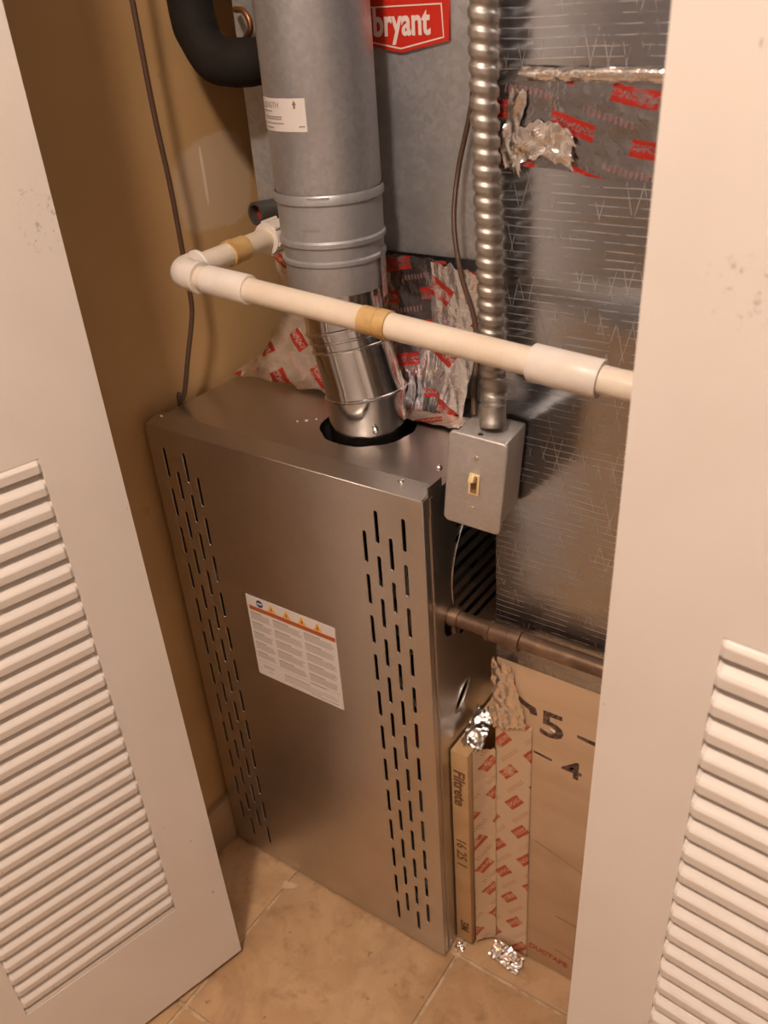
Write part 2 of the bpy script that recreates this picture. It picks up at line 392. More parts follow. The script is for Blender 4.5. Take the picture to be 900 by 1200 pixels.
# ------------------------------------------------------------------ louvered doors
def louver_door(name, label, loc, X, Y, Z, side, mat, width=.386, zoff=0.0):
    """local x along the leaf from its free edge, z up; the viewer's face is y=0 and the leaf lies on the other side"""
    root = bpy.data.objects.new(name, None); COL.objects.link(root); root['_local'] = 1
    root.matrix_world = Matrix(((X[0], Y[0], Z[0], loc[0]), (X[1], Y[1], Z[1], loc[1]), (X[2], Y[2], Z[2], loc[2]), (0, 0, 0, 1)))
    tag(root, label, 'door', None, 'structure')
    th = .033; s0, s1 = .081, .306; zb, zt = .197 + zoff, .944 + zoff
    def yy(a, b): return (min(-side * a, -side * b), max(-side * a, -side * b))   # a,b depth behind face
    a, b = yy(0, th)
    box('stile', 0, s0, a, b, .012, 2.03, mat, root)
    box('stile', s1, width, a, b, .012, 2.03, mat, root)
    a2, b2 = yy(.0001, th - .0001)
    box('bottom_rail', s0 - .0005, s1 + .0005, a2, b2, .0122, zb, mat, root)
    box('upper_panel', s0 - .0005, s1 + .0005, a2, b2, zt, 2.0298, mat, root)
    # slat profile: (out from face, z above nose bottom)
    prof = [(.0008, 0), (.0022, .0012), (.0030, .0100), (.0026, .0112), (.0012, .0132), (-.0165, .0312), (-.0205, .0240)]
    bm = bmesh.new(); ring = []
    for xx, sc in ((s0 - .0004, .25), (s0 + .0035, 1), (s1 - .0035, 1), (s1 + .0004, .25)):
        ring.append([bm.verts.new((xx, side * (o if sc == 1 or o < 0 else o * sc - .0012), h)) for o, h in prof])
    n = len(prof)
    for p, q in zip(ring, ring[1:]):
        for k in range(n): bm.faces.new((p[k], p[(k + 1) % n], q[(k + 1) % n], q[k]))
    bm.faces.new(ring[0][::-1]); bm.faces.new(ring[-1])
    bmesh.ops.recalc_face_normals(bm, faces=bm.faces)
    me = bpy.data.meshes.new('slat'); bm.to_mesh(me); bm.free(); me.materials.append(mat)
    for k in range(28):
        o = bpy.data.objects.new('slat', me); COL.objects.link(o); o.parent = root; o.location = (0, 0, .928 + zoff - .0265 * k)
    # backing ledge at the foot of the louvers
    a3, b3 = yy(.001, th - .004)
    box('sill', s0, s1, a3, b3, zb - .002, zb + .008, mat, root, .002)
    return root
def basis(ux, uy, lean):
    X = Vector((ux, uy, -lean)).normalized(); Z = Vector((ux * lean, uy * lean, 1)).normalized(); return X, Z.cross(X).normalized(), Z
X, Y, Z = basis(-.2559, -.9667, .002)
louver_door('door_1', 'open cream louvered door left of the furnace, seen down to its bottom corner', (.163, -.169, 0), X, Y, Z, 1, M['door_l'])
X, Y, Z = basis(math.cos(-.0823), math.sin(-.0823), .0169)
louver_door('door_2', 'cream louvered door leaf with grey smudges, on the right before the foil duct', (.7204, -.1981, 0), X, Y, Z, -1, M['door_r'], .39, .010)

# ------------------------------------------------------------------ furnace
W, H = .4453, .845
fur = thing('furnace', 'galvanized steel gas furnace with slotted front panel and warning sticker', 'furnace', (W / 2, .37, 0))
def slot(x, zt, h=.0465, r=.0031):
    pts = []
    for k in range(7): a = math.pi * k / 6; pts.append((x + r * math.cos(a), zt - r + r * math.sin(a)))
    for k in range(7): a = math.pi + math.pi * k / 6; pts.append((x + r * math.cos(a), zt - h + r + r * math.sin(a)))
    return pts
holes = []
for cols in ((.0275, .0465, .0655, .0845), (.3605, .3795, .3985, .4180)):
    for c, x in enumerate(cols):
        top = .816 if c in (0, 2) else .7835
        if cols[0] > .2: top = (.7835, .816, .7835, .816)[c]
        for k in range(12): holes.append(slot(x, top - .0637 * k))
me = place(plate([(0, .004), (W, .004), (W, .8445), (0, .8445)], holes, .0028, .0006), (0, .0014, 0), (1, 0, 0), (0, 0, 1))
front = link('front_panel', me, M['galv'], fur)
bm = bmesh.new(); pr = [(.0000, .8440), (.0012, .8457), (.0280, .8525), (.0300, .8520), (.0302, .8462), (.0014, .8440)]
fa = [bm.verts.new((0, y, z)) for y, z in pr]; fb = [bm.verts.new((W - .0012, y, z)) for y, z in pr]
for k in range(6): bm.faces.new((fa[k], fa[(k + 1) % 6], fb[(k + 1) % 6], fb[k]))
bm.faces.new(fa[::-1]); bm.faces.new(fb)
finish(bm, 'top_flange', M['galv'], front)
box('side_flange', W - .0014, W, .0029, .0110, .004, .8438, M['galv'], front)
box('side_flange', 0, .0014, .0029, .0110, .004, .8438, M['galv'], front)
for (x, y) in ((.0105, .0215), (.404, .0215)):
    lathe('screw', (x, y, .8502), (0, 0, 1), [(0, .0042), (.0012, .0042), (.0013, .0030), (.0030, .0028), (.0034, .0018)], M['screw'], front, 12)
box('cabinet_side', 0, .0012, .0125, .74, 0, .8436, M['galv'], fur)
# right side with its vent slits, gas inlet and knock-outs
sh = []
for k in range(9):
    z = .780 - .0205 * k; y0 = .060 + .004 * abs(k - 4); sh.append([(y0, z - .010), (.31, z - .010), (.315, z - .005), (.31, z), (y0, z), (y0 - .004, z - .005)])
sh.append([(.058 + .022 * math.cos(a), .640 + .020 * math.sin(a)) for a in [i * math.pi / 10 for i in range(20)]])
ce, se = math.cos(.75), math.sin(.75)
sh.append([(.0755 + .022 * math.cos(a) * ce - .0065 * math.sin(a) * se, .5 + .022 * math.cos(a) * se + .0065 * math.sin(a) * ce) for a in [i * math.pi / 10 for i in range(20)]])
me = place(plate([(.0125, 0), (.74, 0), (.74, .8436), (.0125, .8436)], sh, .0012), (W - .0008, 0, 0), (0, 1, 0), (0, 0, 1))
rs = link('cabinet_side', me, M['galv'], fur)
bm = bmesh.new()
add_tube(bm, [Vector((W + .0005, .175 + .118 * math.cos(a), .69 + .118 * math.sin(a))) for a in [i * 2 * math.pi / 48 for i in range(48)]], .0008, 6, True)
finish(bm, 'knockout_ring', M['galv'], rs, True)
bm = bmesh.new(); add_tube(bm, [Vector((W + .0003, .0755 + .026 * math.cos(a) * ce - .010 * math.sin(a) * se, .5 + .026 * math.cos(a) * se + .010 * math.sin(a) * ce)) for a in [i * 2 * math.pi / 32 for i in range(32)]], .0009, 6, True)
finish(bm, 'knockout_ring', M['galv'], rs, True)
box('corner_tab', W - .0010, W + .0006, .0120, .0420, .8200, .8570, M['galv'], fur)
box('seam_strip', W - .0004, W + .0012, .0150, .0200, .004, .842, M['galv'], fur)
box('cabinet_back', .0013, W - .0015, .7385, .74, 0, .8436, M['galv'], fur)
box('cabinet_floor', .0013, W - .0015, .0025, .7384, 0, .0015, M['galv'], fur)
hc = (.277, .137)
hole = []
for i in range(72):
    a = i * math.pi / 36; rr = .0640 + .0012 * math.sin(a * 9) * (1 if i % 3 else .2); hole.append((hc[0] + rr * math.cos(a), hc[1] + rr * math.sin(a)))
me = place(plate([(0, .0040), (W, .0040), (W, .74), (0, .74)], [hole], .0012), (0, 0, .8445), (1, 0, 0), (0, 1, 0))
link('top_plate', me, M['galv'], fur)
lathe('vent_well', (hc[0], hc[1], .770), (0, 0, 1), [(0, .0635), (.0725, .0662)], M['dark_in'], fur, 40, True, False)
# inside: burner compartment, valve, wiring glimpsed through the slots
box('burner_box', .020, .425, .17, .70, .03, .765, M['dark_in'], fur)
box('blower_housing', .03, .41, .07, .165, .03, .30, M['galv_dull'], fur, .006)
box('gas_valve', .30, .42, .065, .155, .57, .66, M['galv_dull'], fur, .006)
wi = 0
for mat_, pts in (('wire_white', [(.43, .03, .76), (.40, .028, .70), (.425, .03, .62), (.37, .03, .55), (.43, .035, .45)]),
                  ('wire_black', [(.35, .035, .70), (.39, .03, .62), (.36, .035, .5), (.40, .03, .4), (.38, .035, .3)]),
                  ('wire_red', [(.38, .04, .52), (.40, .028, .44), (.385, .04, .38), (.42, .03, .30)]),
                  ('wire_white', [(.42, .03, .30), (.39, .026, .22), (.41, .03, .14), (.37, .026, .09), (.42, .03, .05)]),
                  ('wire_white', [(.03, .04, .6), (.06, .035, .52), (.045, .04, .45), (.08, .04, .4)])):
    tube('wire', pts, .0028, M[mat_], fur, 8)
# warning sticker
LX0, LX1, LZ0, LZ1 = .1375, .2965, .4625, .6095
lab = box('warning_label', LX0, LX1, -.0006, -.0001, LZ0, LZ1, M['white_plate'], front, label='white warning sticker with four yellow triangles')
M['lab_red'] = simple('label_red_band', (.45, .10, .03), .5); M['lab_blue'] = simple('label_blue_seal', (.03, .05, .16), .5)
M['lab_yellow'] = simple('label_yellow', (.85, .45, .03), .5); M['lab_grey'] = simple('label_fine_print', (.42, .37, .34), .6); M['lab_dark'] = simple('label_dark_print', (.22, .17, .15), .6)
box('red_band', LX0 + .004, LX1 - .001, -.0008, -.0005, LZ1 - .0245, LZ1 - .0175, M['lab_red'], lab)
lathe('round_seal', (LX0 + .025, -.0008, LZ1 - .0095), (0, 1, 0), [(0, .0062), (.0003, .0062)], M['lab_blue'], lab, 24)
box('seal_bar', LX0 + .0205, LX0 + .0295, -.00095, -.00075, LZ1 - .0108, LZ1 - .0082, M['white_plate'], lab)
for k in range(4):
    cx = LX0 + .0465 + .0275 * k; cz = LZ1 - .0165
    me = place(plate([(-.0072, 0), (.0072, 0), (0, .0135)], [], .0003), (cx, -.0008, cz), (1, 0, 0), (0, 0, 1)); tr = link('warning_triangle', me, M['lab_yellow'], lab)
    me = place(plate([(-.0011, .002), (.0011, .002), (.0017, .0055), (.0006, .0092), (-.0012, .0052)], [], .0003), (cx, -.00095, cz), (1, 0, 0), (0, 0, 1)); link('hazard_mark', me, M['lab_dark'], lab)
bm = bmesh.new(); bd = bmesh.new()
rr = random.Random(3)
for c, (xa, xb) in enumerate(((.004, .042), (.046, .098), (.102, .154))):
    z = LZ1 - .029; row = 0
    lim = (.022, .028, .022)[c]
    while z > LZ0 + .034 - .004 * c:
        e = xb - rr.random() * .006
        if row % 7 == 6: z -= .0022
        else: add_box(bd if row % 7 == 0 else bm, LX0 + xa, LX0 + (e if row % 7 else xa + (xb - xa) * .55), -.0008, -.0005, z - .0011, z)
        z -= .0023; row += 1
for (xa, xb, z) in ((.012, .034, .020), (.012, .030, .0165), (.052, .100, .0200), (.052, .145, .0165), (.052, .150, .0130), (.052, .120, .0095), (.100, .150, .0060), (.020, .030, .0110)):
    add_box(bd if z == .02 else bm, LX0 + xa, LX0 + xb, -.0008, -.0005, LZ0 + z - .0011, LZ0 + z)
add_box(bm, LX0 + .003, LX1 - .003, -.0008, -.0005, LZ0 + .0270, LZ0 + .0274)
tag(finish(bm, 'fine_print', M['lab_grey'], lab), kind='stuff'); tag(finish(bd, 'bold_print', M['lab_dark'], lab), kind='stuff')

# ------------------------------------------------------------------ flue
flue = thing('flue_pipe', 'round galvanized flue pipe with bright adjustable elbow rising from the furnace top', 'flue pipe', (hc[0], hc[1], .80))
A = [Vector((.277, .137, .800)), Vector((.277, .137, .893)), Vector((.2475, .1465, .972)), Vector((.237, .15, 1.055))]
def miter_rings(pts, r, seg=48):
    rings = []; n = len(pts)
    for i, p in enumerate(pts):
        d0 = (pts[i] - pts[i - 1]).normalized() if i else (pts[1] - pts[0]).normalized()
        d1 = (pts[i + 1] - pts[i]).normalized() if i < n - 1 else d0
        nn = (d0 + d1).normalized(); x = (Vector((1, 0, 0)) - d0 * d0.x).normalized(); y = d0.cross(x)
        ring = []
        for k in range(seg):
            a = 2 * math.pi * k / seg; q = p + (x * math.cos(a) + y * math.sin(a)) * r
            ring.append(q - d0 * ((q - p).dot(nn) / d0.dot(nn)))
        rings.append(ring)
    return rings
RG = miter_rings(A, .0505)
for i, nm in enumerate(('starter_collar', 'elbow_gore', 'elbow_gore')):
    bm = bmesh.new(); a, b = RG[i], RG[i + 1]; nst = 6
    rows = []
    for s in range(nst + 1):
        t = s / nst; c = A[i].lerp(A[i + 1], t); sc = 1.0 + (.018 if s in (0, nst) and not (i == 0 and s == 0) else 0) - (.012 if i == 1 and 0 < s < nst else 0)
        rows.append([bm.verts.new(c + (a[k].lerp(b[k], t) - c) * sc) for k in range(48)])
    for p, q in zip(rows, rows[1:]):
        for k in range(48): bm.faces.new((p[k], p[(k + 1) % 48], q[(k + 1) % 48], q[k]))
    g = finish(bm, nm, M['shiny'], flue, True)
    if i:
        bm = bmesh.new(); c = A[i]; add_tube(bm, [c + (q - c) * 1.015 for q in RG[i]], .0022, 8, True); finish(bm, 'crimped_bead', M['shiny'], g, True)
for t_ in (.72, .86):
    bm = bmesh.new(); c = A[1].lerp(A[2], t_); add_tube(bm, [c + (RG[1][k].lerp(RG[2][k], t_) - c) * .992 for k in range(48)], .0020, 8, True); finish(bm, 'crimped_bead', M['shiny'], flue, True)
lathe('collar_screw', (.316, .0985, .862), (.62, -.78, 0), [(-.004, .004), (.003, .004), (.0045, .0022)], M['screw'], flue, 10)
fx, fy = .237, .15
r5 = .0635
inc = lathe('draft_collar', (fx, fy, 1.0), (0, 0, 1), [(.024, .0585), (.028, .0600), (.058, .0605), (.0605, .0632), (.064, .0632), (.066, .0606), (.080, .0612), (.082, .0640), (.0865, .0640), (.089, .0618), (.128, .0622), (.130, .0648), (.136, .0650), (.140, .063)], M['band'], flue, 64, False, False)
lathe('reducer_lip', (fx, fy, 1.0), (0, 0, 1), [(.018, .0500), (.030, .0520), (.050, .0595)], M['shiny'], flue, 48, False, False)
pipe = lathe('pipe_section', (fx, fy, 1.125), (0, 0, 1), [(0, .0612), (.014, .0616), (.020, .0625), (1.314, .0625)], M['flue'], flue, 64, False, False)
th0 = math.atan2(-.05, -.036)
def bend(me, ang0, r, z0):
    """flat XY mesh (x along the girth, y up, z out) wrapped round the pipe"""
    for v in me.vertices:
        a = ang0 + v.co.x / r; rr = r + v.co.z
        v.co = Vector((fx + rr * math.cos(a), fy + rr * math.sin(a), z0 + v.co.y))
    return me
def strip(w, h, nx, t=.0003, tilt=0.0):
    bm = bmesh.new(); vs = []
    for j in (0, 1):
        vs.append([bm.verts.new((w * i / nx, h * j + tilt * w * i / nx, 0)) for i in range(nx + 1)])
    for i in range(nx): bm.faces.new((vs[0][i], vs[0][i + 1], vs[1][i + 1], vs[1][i]))
    me = bpy.data.meshes.new('strip'); bm.to_mesh(me); bm.free(); return me
a0 = math.radians(220)
stk = link('size_sticker', bend(strip(.080, .033, 18), a0, .0628, 1.207), M['white_plate'], flue)
M['stk_ink'] = simple('sticker_grey_ink', (.36, .32, .29), .6)
tm = text_mesh("2' LENGTH", .0085, .0001, 1.0)
for v in tm.vertices: v.co.x += .006; v.co.z += .0002
link('size_lettering', bend(tm, a0, .0629, 1.2305), M['stk_ink'], stk)
bm = bmesh.new()
for (x, y, w) in ((.012, .0195, .022), (.014, .0140, .036), (.015, .0118, .034), (.012, .0075, .040), (.016, .0030, .018), (.071, .0045, .007)):
    n = 6
    v0 = [bm.verts.new((x + w * i / n, y, .0002)) for i in range(n + 1)]; v1 = [bm.verts.new((x + w * i / n, y + .0013, .0002)) for i in range(n + 1)]
    for i in range(n): bm.faces.new((v0[i], v0[i + 1], v1[i + 1], v1[i]))
me = bpy.data.meshes.new('lines'); bm.to_mesh(me); bm.free()
link('fine_print', bend(me, a0, .0629, 1.207), M['stk_ink'], stk)
me = plate([(.0665, .023), (.0688, .023), (.0688, .0265), (.0702, .0265), (.0677, .0312), (.0650, .0265), (.0665, .0265)], [], .0001)
for v in me.vertices: v.co.z += .0002
link('arrow_mark', bend(me, a0, .0629, 1.207), M['lab_dark'], stk)
for zz, aa, w in ((1.1015, 4.80, .021), (1.1365, 4.98, .026)):
    me = strip(w, .0022, 6); link('embossed_dash', bend(me, aa, .0652 if zz > 1.12 else .0625, zz), M['screw'], inc)
# clear tag hanging at the collar's right edge
a1 = math.radians(366)
link('foil_tab', bend(strip(.016, .058, 5), a1, .0636, 1.012), M['foil'], flue)
link('barcode_tag', bend(strip(.010, .018, 4), a1 + .05, .0640, 1.046), M['stk_ink'], flue)

# ------------------------------------------------------------------ coil cabinet
coil = thing('evaporator_coil_cabinet', 'tall dull galvanized coil cabinet with red badge behind the flue pipe', 'coil cabinet', (.23, .48, .845))
box('casing', .043, .425, .240, .75, 1.042, 1.98, M['galv_dull'], coil, .002)
box('casing_flange', .043, .075, .2375, .2398, 1.085, 1.97, M['galv_dull'], coil)
box('transition_neck', .070, .415, .262, .72, .8460, 1.0415, M['galv_dull'], coil)
# red badge: flat-topped shield with a shallow point below
M['badge_red'] = simple('red_enamel', (.58, .03, .015), .3); M['badge_white'] = simple('white_enamel', (.84, .72, .66), .35)
bx = .2913; by = .2375
sh_ = [(bx - .063, 1.2796), (bx, 1.2688), (bx + .063, 1.2796), (bx + .064, 1.3250), (bx - .064, 1.3250)]
bad = link('badge', place(plate(sh_, [], .003), (0, by, 0), (1, 0, 0), (0, 0, 1)), M['badge_red'], coil, label='red shield badge with white lettering')
o1 = [(bx - .0570, 1.2825), (bx, 1.2722), (bx + .0570, 1.2825), (bx + .0550, 1.3156), (bx - .0550, 1.3156)]
o2 = [(bx - .0556, 1.2838), (bx, 1.2738), (bx + .0556, 1.2838), (bx + .0537, 1.3142), (bx - .0537, 1.3142)]
link('badge_border', place(plate(o1, [o2], .0006), (0, by - .0017, 0), (1, 0, 0), (0, 0, 1)), M['badge_white'], bad)
text('badge_lettering', 'bryant', .0385, M['badge_white'], bad, (.2925, by - .0019, 1.2868), (1, 0, 0), (0, 0, 1), .76, 'CENTER', .0011)
# drain ports
dp = lathe('drain_port', (.078, .2315, 1.083), (-.16, -1, .06), [(-.01, .0150), (.034, .0155), (.036, .0150), (.036, .0115), (.020, .0112)], M['stub'], coil, 28, True, True)
lathe('port_plug', (.0745, .209, 1.0843), (-.16, -1, .06), [(0, .0110), (.002, .0105)], M['red_plug'], dp, 20)
# printed foil tape sealing the joint to the furnace
def tape_left(u, v):
    zl = 1.040 - v * .190
    left = .058 + .016 * math.sin(v * 3.1) - .062 * max(0, (v - .55) / .45) ** 1.6
    x = left + (.255 - left) * u
    return (x, .2300 - .047 * max(v, 0) ** 2.5, max(zl, .8495 + .002 * u))
patch('foil_tape', tape_left, 40, 40, M['tape_foil'], coil, .17, .19, .0040, 30, 1, .03)
patch('foil_tape', lambda u, v: (.25 + .095 * u, .230 - .040 * max(v, 0) ** 2.5, max(1.0405 - .192 * v, .8490)), 24, 36, M['tape_dark'], coil, .095, .19, .0022, 30, 2, .02)
patch('foil_tape', lambda u, v: (.3245 + .074 * u - .012 * v + .006 * math.sin(v * 5), .226 - .028 * max(v, 0) ** 2 - .003 * math.sin(math.pi * u), 1.036 - .186 * v), 34, 60, M['tape_foil_bright'], coil, .075, .186, .0026, 38, 5, .05, stretch=(1.3, 1, .4))
patch('foil_tape', lambda u, v: (.30 + .095 * u, .165 + .03 * v + .004 * u, .8492 + .002 * v), 20, 8, M['tape_foil'], coil, .1, .03, .0012, 50, 6, .1)

# ------------------------------------------------------------------ return duct
duct = thing('return_air_duct', 'foil-faced return duct with bare tan board below, right of the furnace', 'duct', (.75, .35, 0))
box('foil_facing', .500, 1.05, .067, .74, .598, 2.1, M['scrim'], duct, .003)
brd = box('bare_board', .5015, 1.05, .0685, .74, .004, .5975, M['board'], duct, .0015)
text('stencil', '5', .060, M['ink'], brd, (.5615, .0681, .4965), (1, 0, .0), (.0, 0, 1), 1.30, 'LEFT', .0008)
me = plate([(.523, .552), (.530, .549), (.545, .540), (.558, .536), (.560, .524), (.551, .523), (.548, .529), (.536, .536)], [], .0004); link('stencil', place(me, (0, .0681, 0), (1, 0, 0), (0, 0, 1)), M['ink'], brd)
me = plate([(0, 0), (.026, -.003), (.026, .0035), (0, .0045)], [], .0004); link('stencil', place(me, (.6150, .0681, .5140), (1, 0, 0), (0, 0, 1)), M['ink'], brd)
me = plate([(0, 0), (.026, -.003), (.026, .0005), (0, .0035)], [], .0004); link('stencil', place(me, (.5565, .0681, .4575), (1, 0, 0), (0, 0, 1)), M['ink'], brd)
text('stencil', '4', .042, M['ink'], brd, (.5965, .0681, .4405), (1, -.0, .0), (.0, 0, 1), 1.35, 'LEFT', .0006)
for (xa, za, xb, zb, w) in ((.60, .1405, .66, .138, .0012), (.563, .285, .66, .255, .0007), (.60, .060, .66, .052, .0007)):
    me = plate([(xa, za), (xb, zb), (xb, zb + w), (xa, za + w)], [], .0003); link('score_line', place(me, (0, .0682, 0), (1, 0, 0), (0, 0, 1)), M['ink_faint'], brd)
me = plate([(.633, .124), (.662, .119), (.662, .130), (.634, .134)], [], .0004); link('stencil', place(me, (0, .0681, 0), (1, 0, 0), (0, 0, 1)), M['ink_faint'], brd)
# cream printed tape down the board's left edge, film bridging to the filter, crumpled ends
patch('printed_tape', lambda u, v: (.5005 + .054 * u, .0670 + .0006 * math.sin(9 * v), .004 + .497 * v), 14, 60, M['tape_cream'], duct, .054, .497, .0006, 30, 8)
patch('printed_tape', lambda u, v: (.4765 + .0245 * u, .0460 + .0208 * u + .003 * math.sin(math.pi * u), .010 + .425 * v), 10, 60, M['tape_cream'], duct, .03, .425, .0012, 40, 9, .01)
text('tape_lettering', 'DUCTAPE', .0145, M['red_print'], brd, (.5580, .0680, .034), (1, 0, -.06), (.06, 0, 1), 1.0, 'LEFT', .0004)
patch('crumpled_foil', lambda u, v: (.4970 + .050 * u * (1 - .45 * v), .0645 - .002 * math.sin(3 * u), .476 + .120 * v + .024 * u * (1 - v)), 26, 44, M['foil'], duct, .05, .12, .0026, 62, 11, .10)
patch('crumpled_foil', lambda u, v: (.4555 + .030 * u, .050 + .048 * v, .436 + .004 * math.sin(u * 3) + .030 * v), 22, 24, M['foil'], duct, .04, .05, .0040, 60, 12, .15)
# printed film band taped round the duct near the top
patch('printed_tape', lambda u, v: (.4990 + .30 * u, .0652, 1.184 + .080 * v + .004 * math.sin(11 * u)), 90, 26, M['tape_dark'], duct, .30, .085, .0012, 26, 14, .015, stretch=(.5, 1, 1.4))
patch('crumpled_foil', lambda u, v: (.5140 + .016 * u - .004 * math.sin(5 * v), .0622, 1.186 + .066 * v), 12, 40, M['foil'], duct, .02, .06, .0030, 75, 15, .15, stretch=(1, 1, .5))
patch('crumpled_foil', lambda u, v: (.520 + .06 * u, .0622, 1.186 + .03 * v + .012 * math.sin(u * 3)), 34, 14, M['foil'], duct, .06, .03, .0030, 60, 16, .15)
patch('tape_ridge', lambda u, v: (.535 + .26 * u, .0632 - .003 * math.sin(math.pi * v), 1.259 + .010 * v - .004 * u), 60, 6, M['foil'], duct, .26, .01, .0016, 50, 17, .1)
for (x, z, a) in ((.575, 1.009, .6), (.632, 1.006, -.6), (.583, .512, .4)):
    bm = bmesh.new(); add_box(bm, -.0035, .0035, -.0012, .0012, -.0013, .0013, .0006)
    bmesh.ops.transform(bm, matrix=Matrix.Translation((x, .0655, z)) @ Matrix.Rotation(a, 4, 'Y'), verts=bm.verts); finish(bm, 'paint_fleck', M['white_plate'], duct)

# ------------------------------------------------------------------ air filter
fil = thing('air_filter', 'thin cardboard-framed air filter standing in the slot beside the furnace', 'filter', (.4605, .3, 0))
fr = box('cardboard_frame', .4472, .4742, .036, .66, .012, .432, M['card'], fil, .0012)
text('brand_lettering', '3M', .0215, M['print_brown'], fr, (.4510, .0880, .4322), (.25, -1, 0), (1, .25, 0), 1.05, 'LEFT', .0008)
text('size_lettering', 'Filtrete', .0250, M['print_brown'], fr, (.4520, .0358, .398), (0, 0, -1), (1, 0, 0), .98, 'LEFT', .0007)
text('size_lettering', '16 25 1', .0230, M['print_brown'], fr, (.4530, .0358, .256), (0, 0, -1), (1, 0, 0), .9, 'LEFT', .0004)
text('brand_lettering', '3M', .0200, M['print_brown'], fr, (.4555, .0358, .062), (0, 0, -1), (1, 0, 0), 1.0, 'LEFT', .0008)

# ------------------------------------------------------------------ condensate drain line
pv = thing('drain_pipe', 'cream plastic drain pipe crossing in front of the flue from a white elbow', 'pipe', (.4, .05, 1.04))
E0 = Vector((.127, .0, 1.066)); dX = Vector((.67 - .125, 0, 1.023 - 1.065)).normalized(); dY = Vector((.004, .2, .004)).normalized(); rp = .0134
def along(t): return E0 + dX * t
cyl('long_pipe', along(.012), along(.93), rp, M['pvc'], pv, 32)
bm = bmesh.new()
arc = [E0 + dY * .030, E0 + dY * .014] + [E0 + dX * (.013 * (1 - math.cos(a))) + dY * (.013 * (1 - math.sin(a))) for a in [math.pi / 12 * k for k in range(1, 6)]] + [E0 + dX * .014, E0 + dX * .030]
add_tube(bm, arc, .0178, 28)
el = finish(bm, 'elbow', M['pvc_white'], pv, True)
lathe('socket_rim', along(.0265), dX, [(0, .0178), (.001, .0188), (.004, .0188), (.005, .0178)], M['pvc_white'], el, 32)
lathe('socket_rim', E0 + dY * .0255, dY, [(0, .0178), (.001, .0188), (.004, .0188), (.005, .0178)], M['pvc_white'], el, 32)
lathe('sleeve_coupling', along(.042), dX, [(0, .0140), (.001, .0163), (.061, .0168), (.063, .0160), (.0632, .0138)], M['pvc_white'], pv, 36)
lathe('cement_band', along(.258), dX, [(0, rp), (.0005, .0144), (.019, .0146), (.0195, .0140), (.021, .0140), (.0215, .0152), (.0335, .0152), (.034, rp)], M['glue'], pv, 36)
lathe('coupling', along(.449), dX, [(0, .0136), (.0004, .0172), (.001, .0177), (.067, .0180), (.068, .0174), (.0682, .0136)], M['pvc_white'], pv, 40, label='white coupling')
cyl('short_pipe', E0 + dY * .012, E0 + dY * .232, rp, M['pvc'], pv, 28)
lathe('cement_band', E0 + dY * .078, dY, [(0, rp), (.0006, .0158), (.010, .0160), (.0104, .0150), (.030, .0150), (.0305, rp)], M['glue'], pv, 32)
un = lathe('union_nut', E0 + dY * .148, dY, [(0, .0140), (.0005, .0195), (.004, .0200), (.005, .0185), (.030, .0185), (.0305, .014)], M['pvc_white'], pv, 24)
for k in range(6):
    a = k * math.pi / 3 + .3; x, y = frame_of(dY); q = E0 + dY * .150 + (x * math.cos(a) + y * math.sin(a)) * .0195
    cyl('grip_lug', q, q + dY * .026, .0028, M['pvc_white'], un, 8)

# ------------------------------------------------------------------ refrigerant line
rl = thing('refrigerant_line', 'black foam-wrapped refrigerant line bending into the coil cabinet at upper left', 'pipe', (.06, .17, 1.3))
tube('foam_sleeve', [(.036, .172, 1.62), (.037, .172, 1.42), (.038, .170, 1.345), (.045, .168, 1.302), (.069, .168, 1.272), (.105, .178, 1.267), (.135, .228, 1.268)], .0262, M['black_foam'], rl, 24, 8, .06)
tube('copper_tube', [(.060, .224, 1.322), (.078, .205, 1.3215), (.093, .200, 1.3205), (.1025, .198, 1.312), (.1035, .198, 1.300), (.093, .198, 1.291), (.086, .197, 1.281), (.086, .190, 1.27)], .0036, M['copper'], rl, 10, 6)

# ------------------------------------------------------------------ cables
c1 = tube('thermostat_cable', [(.020, .092, 2.43), (.022, .092, 1.9), (.026, .0925, 1.50), (.026, .0929, 1.3397), (.026, .0942, 1.2244), (.026, .099, 1.1353), (.026, .0994, 1.0609), (.025, .1002, 1.0043), (.023, .0982, .9699), (.018, .0814, .9143), (.009, .0735, .8695), (.001, .0730, .8535), (-.0070, .0725, .838), (-.0080, .072, .6)], .0034, M['cable'], None, 10, 8)
tag(c1, 'thin brown cable hanging beside the bare tan left wall', 'cable')
c2 = tube('control_cable', [(.408, .228, 1.30), (.392, .2265, 1.2536), (.3879, .2215, 1.2125), (.3752, .214, 1.1511), (.3821, .190, 1.0997), (.4073, .160, 1.0519), (.4458, .120, 1.020), (.4664, .090, .9944), (.482, .055, .962), (.4915, .038, .944)], .0030, M['cable'], None, 10, 8)
tag(c2, 'thin brown cable curving down behind the drain pipe to the switch box', 'cable')

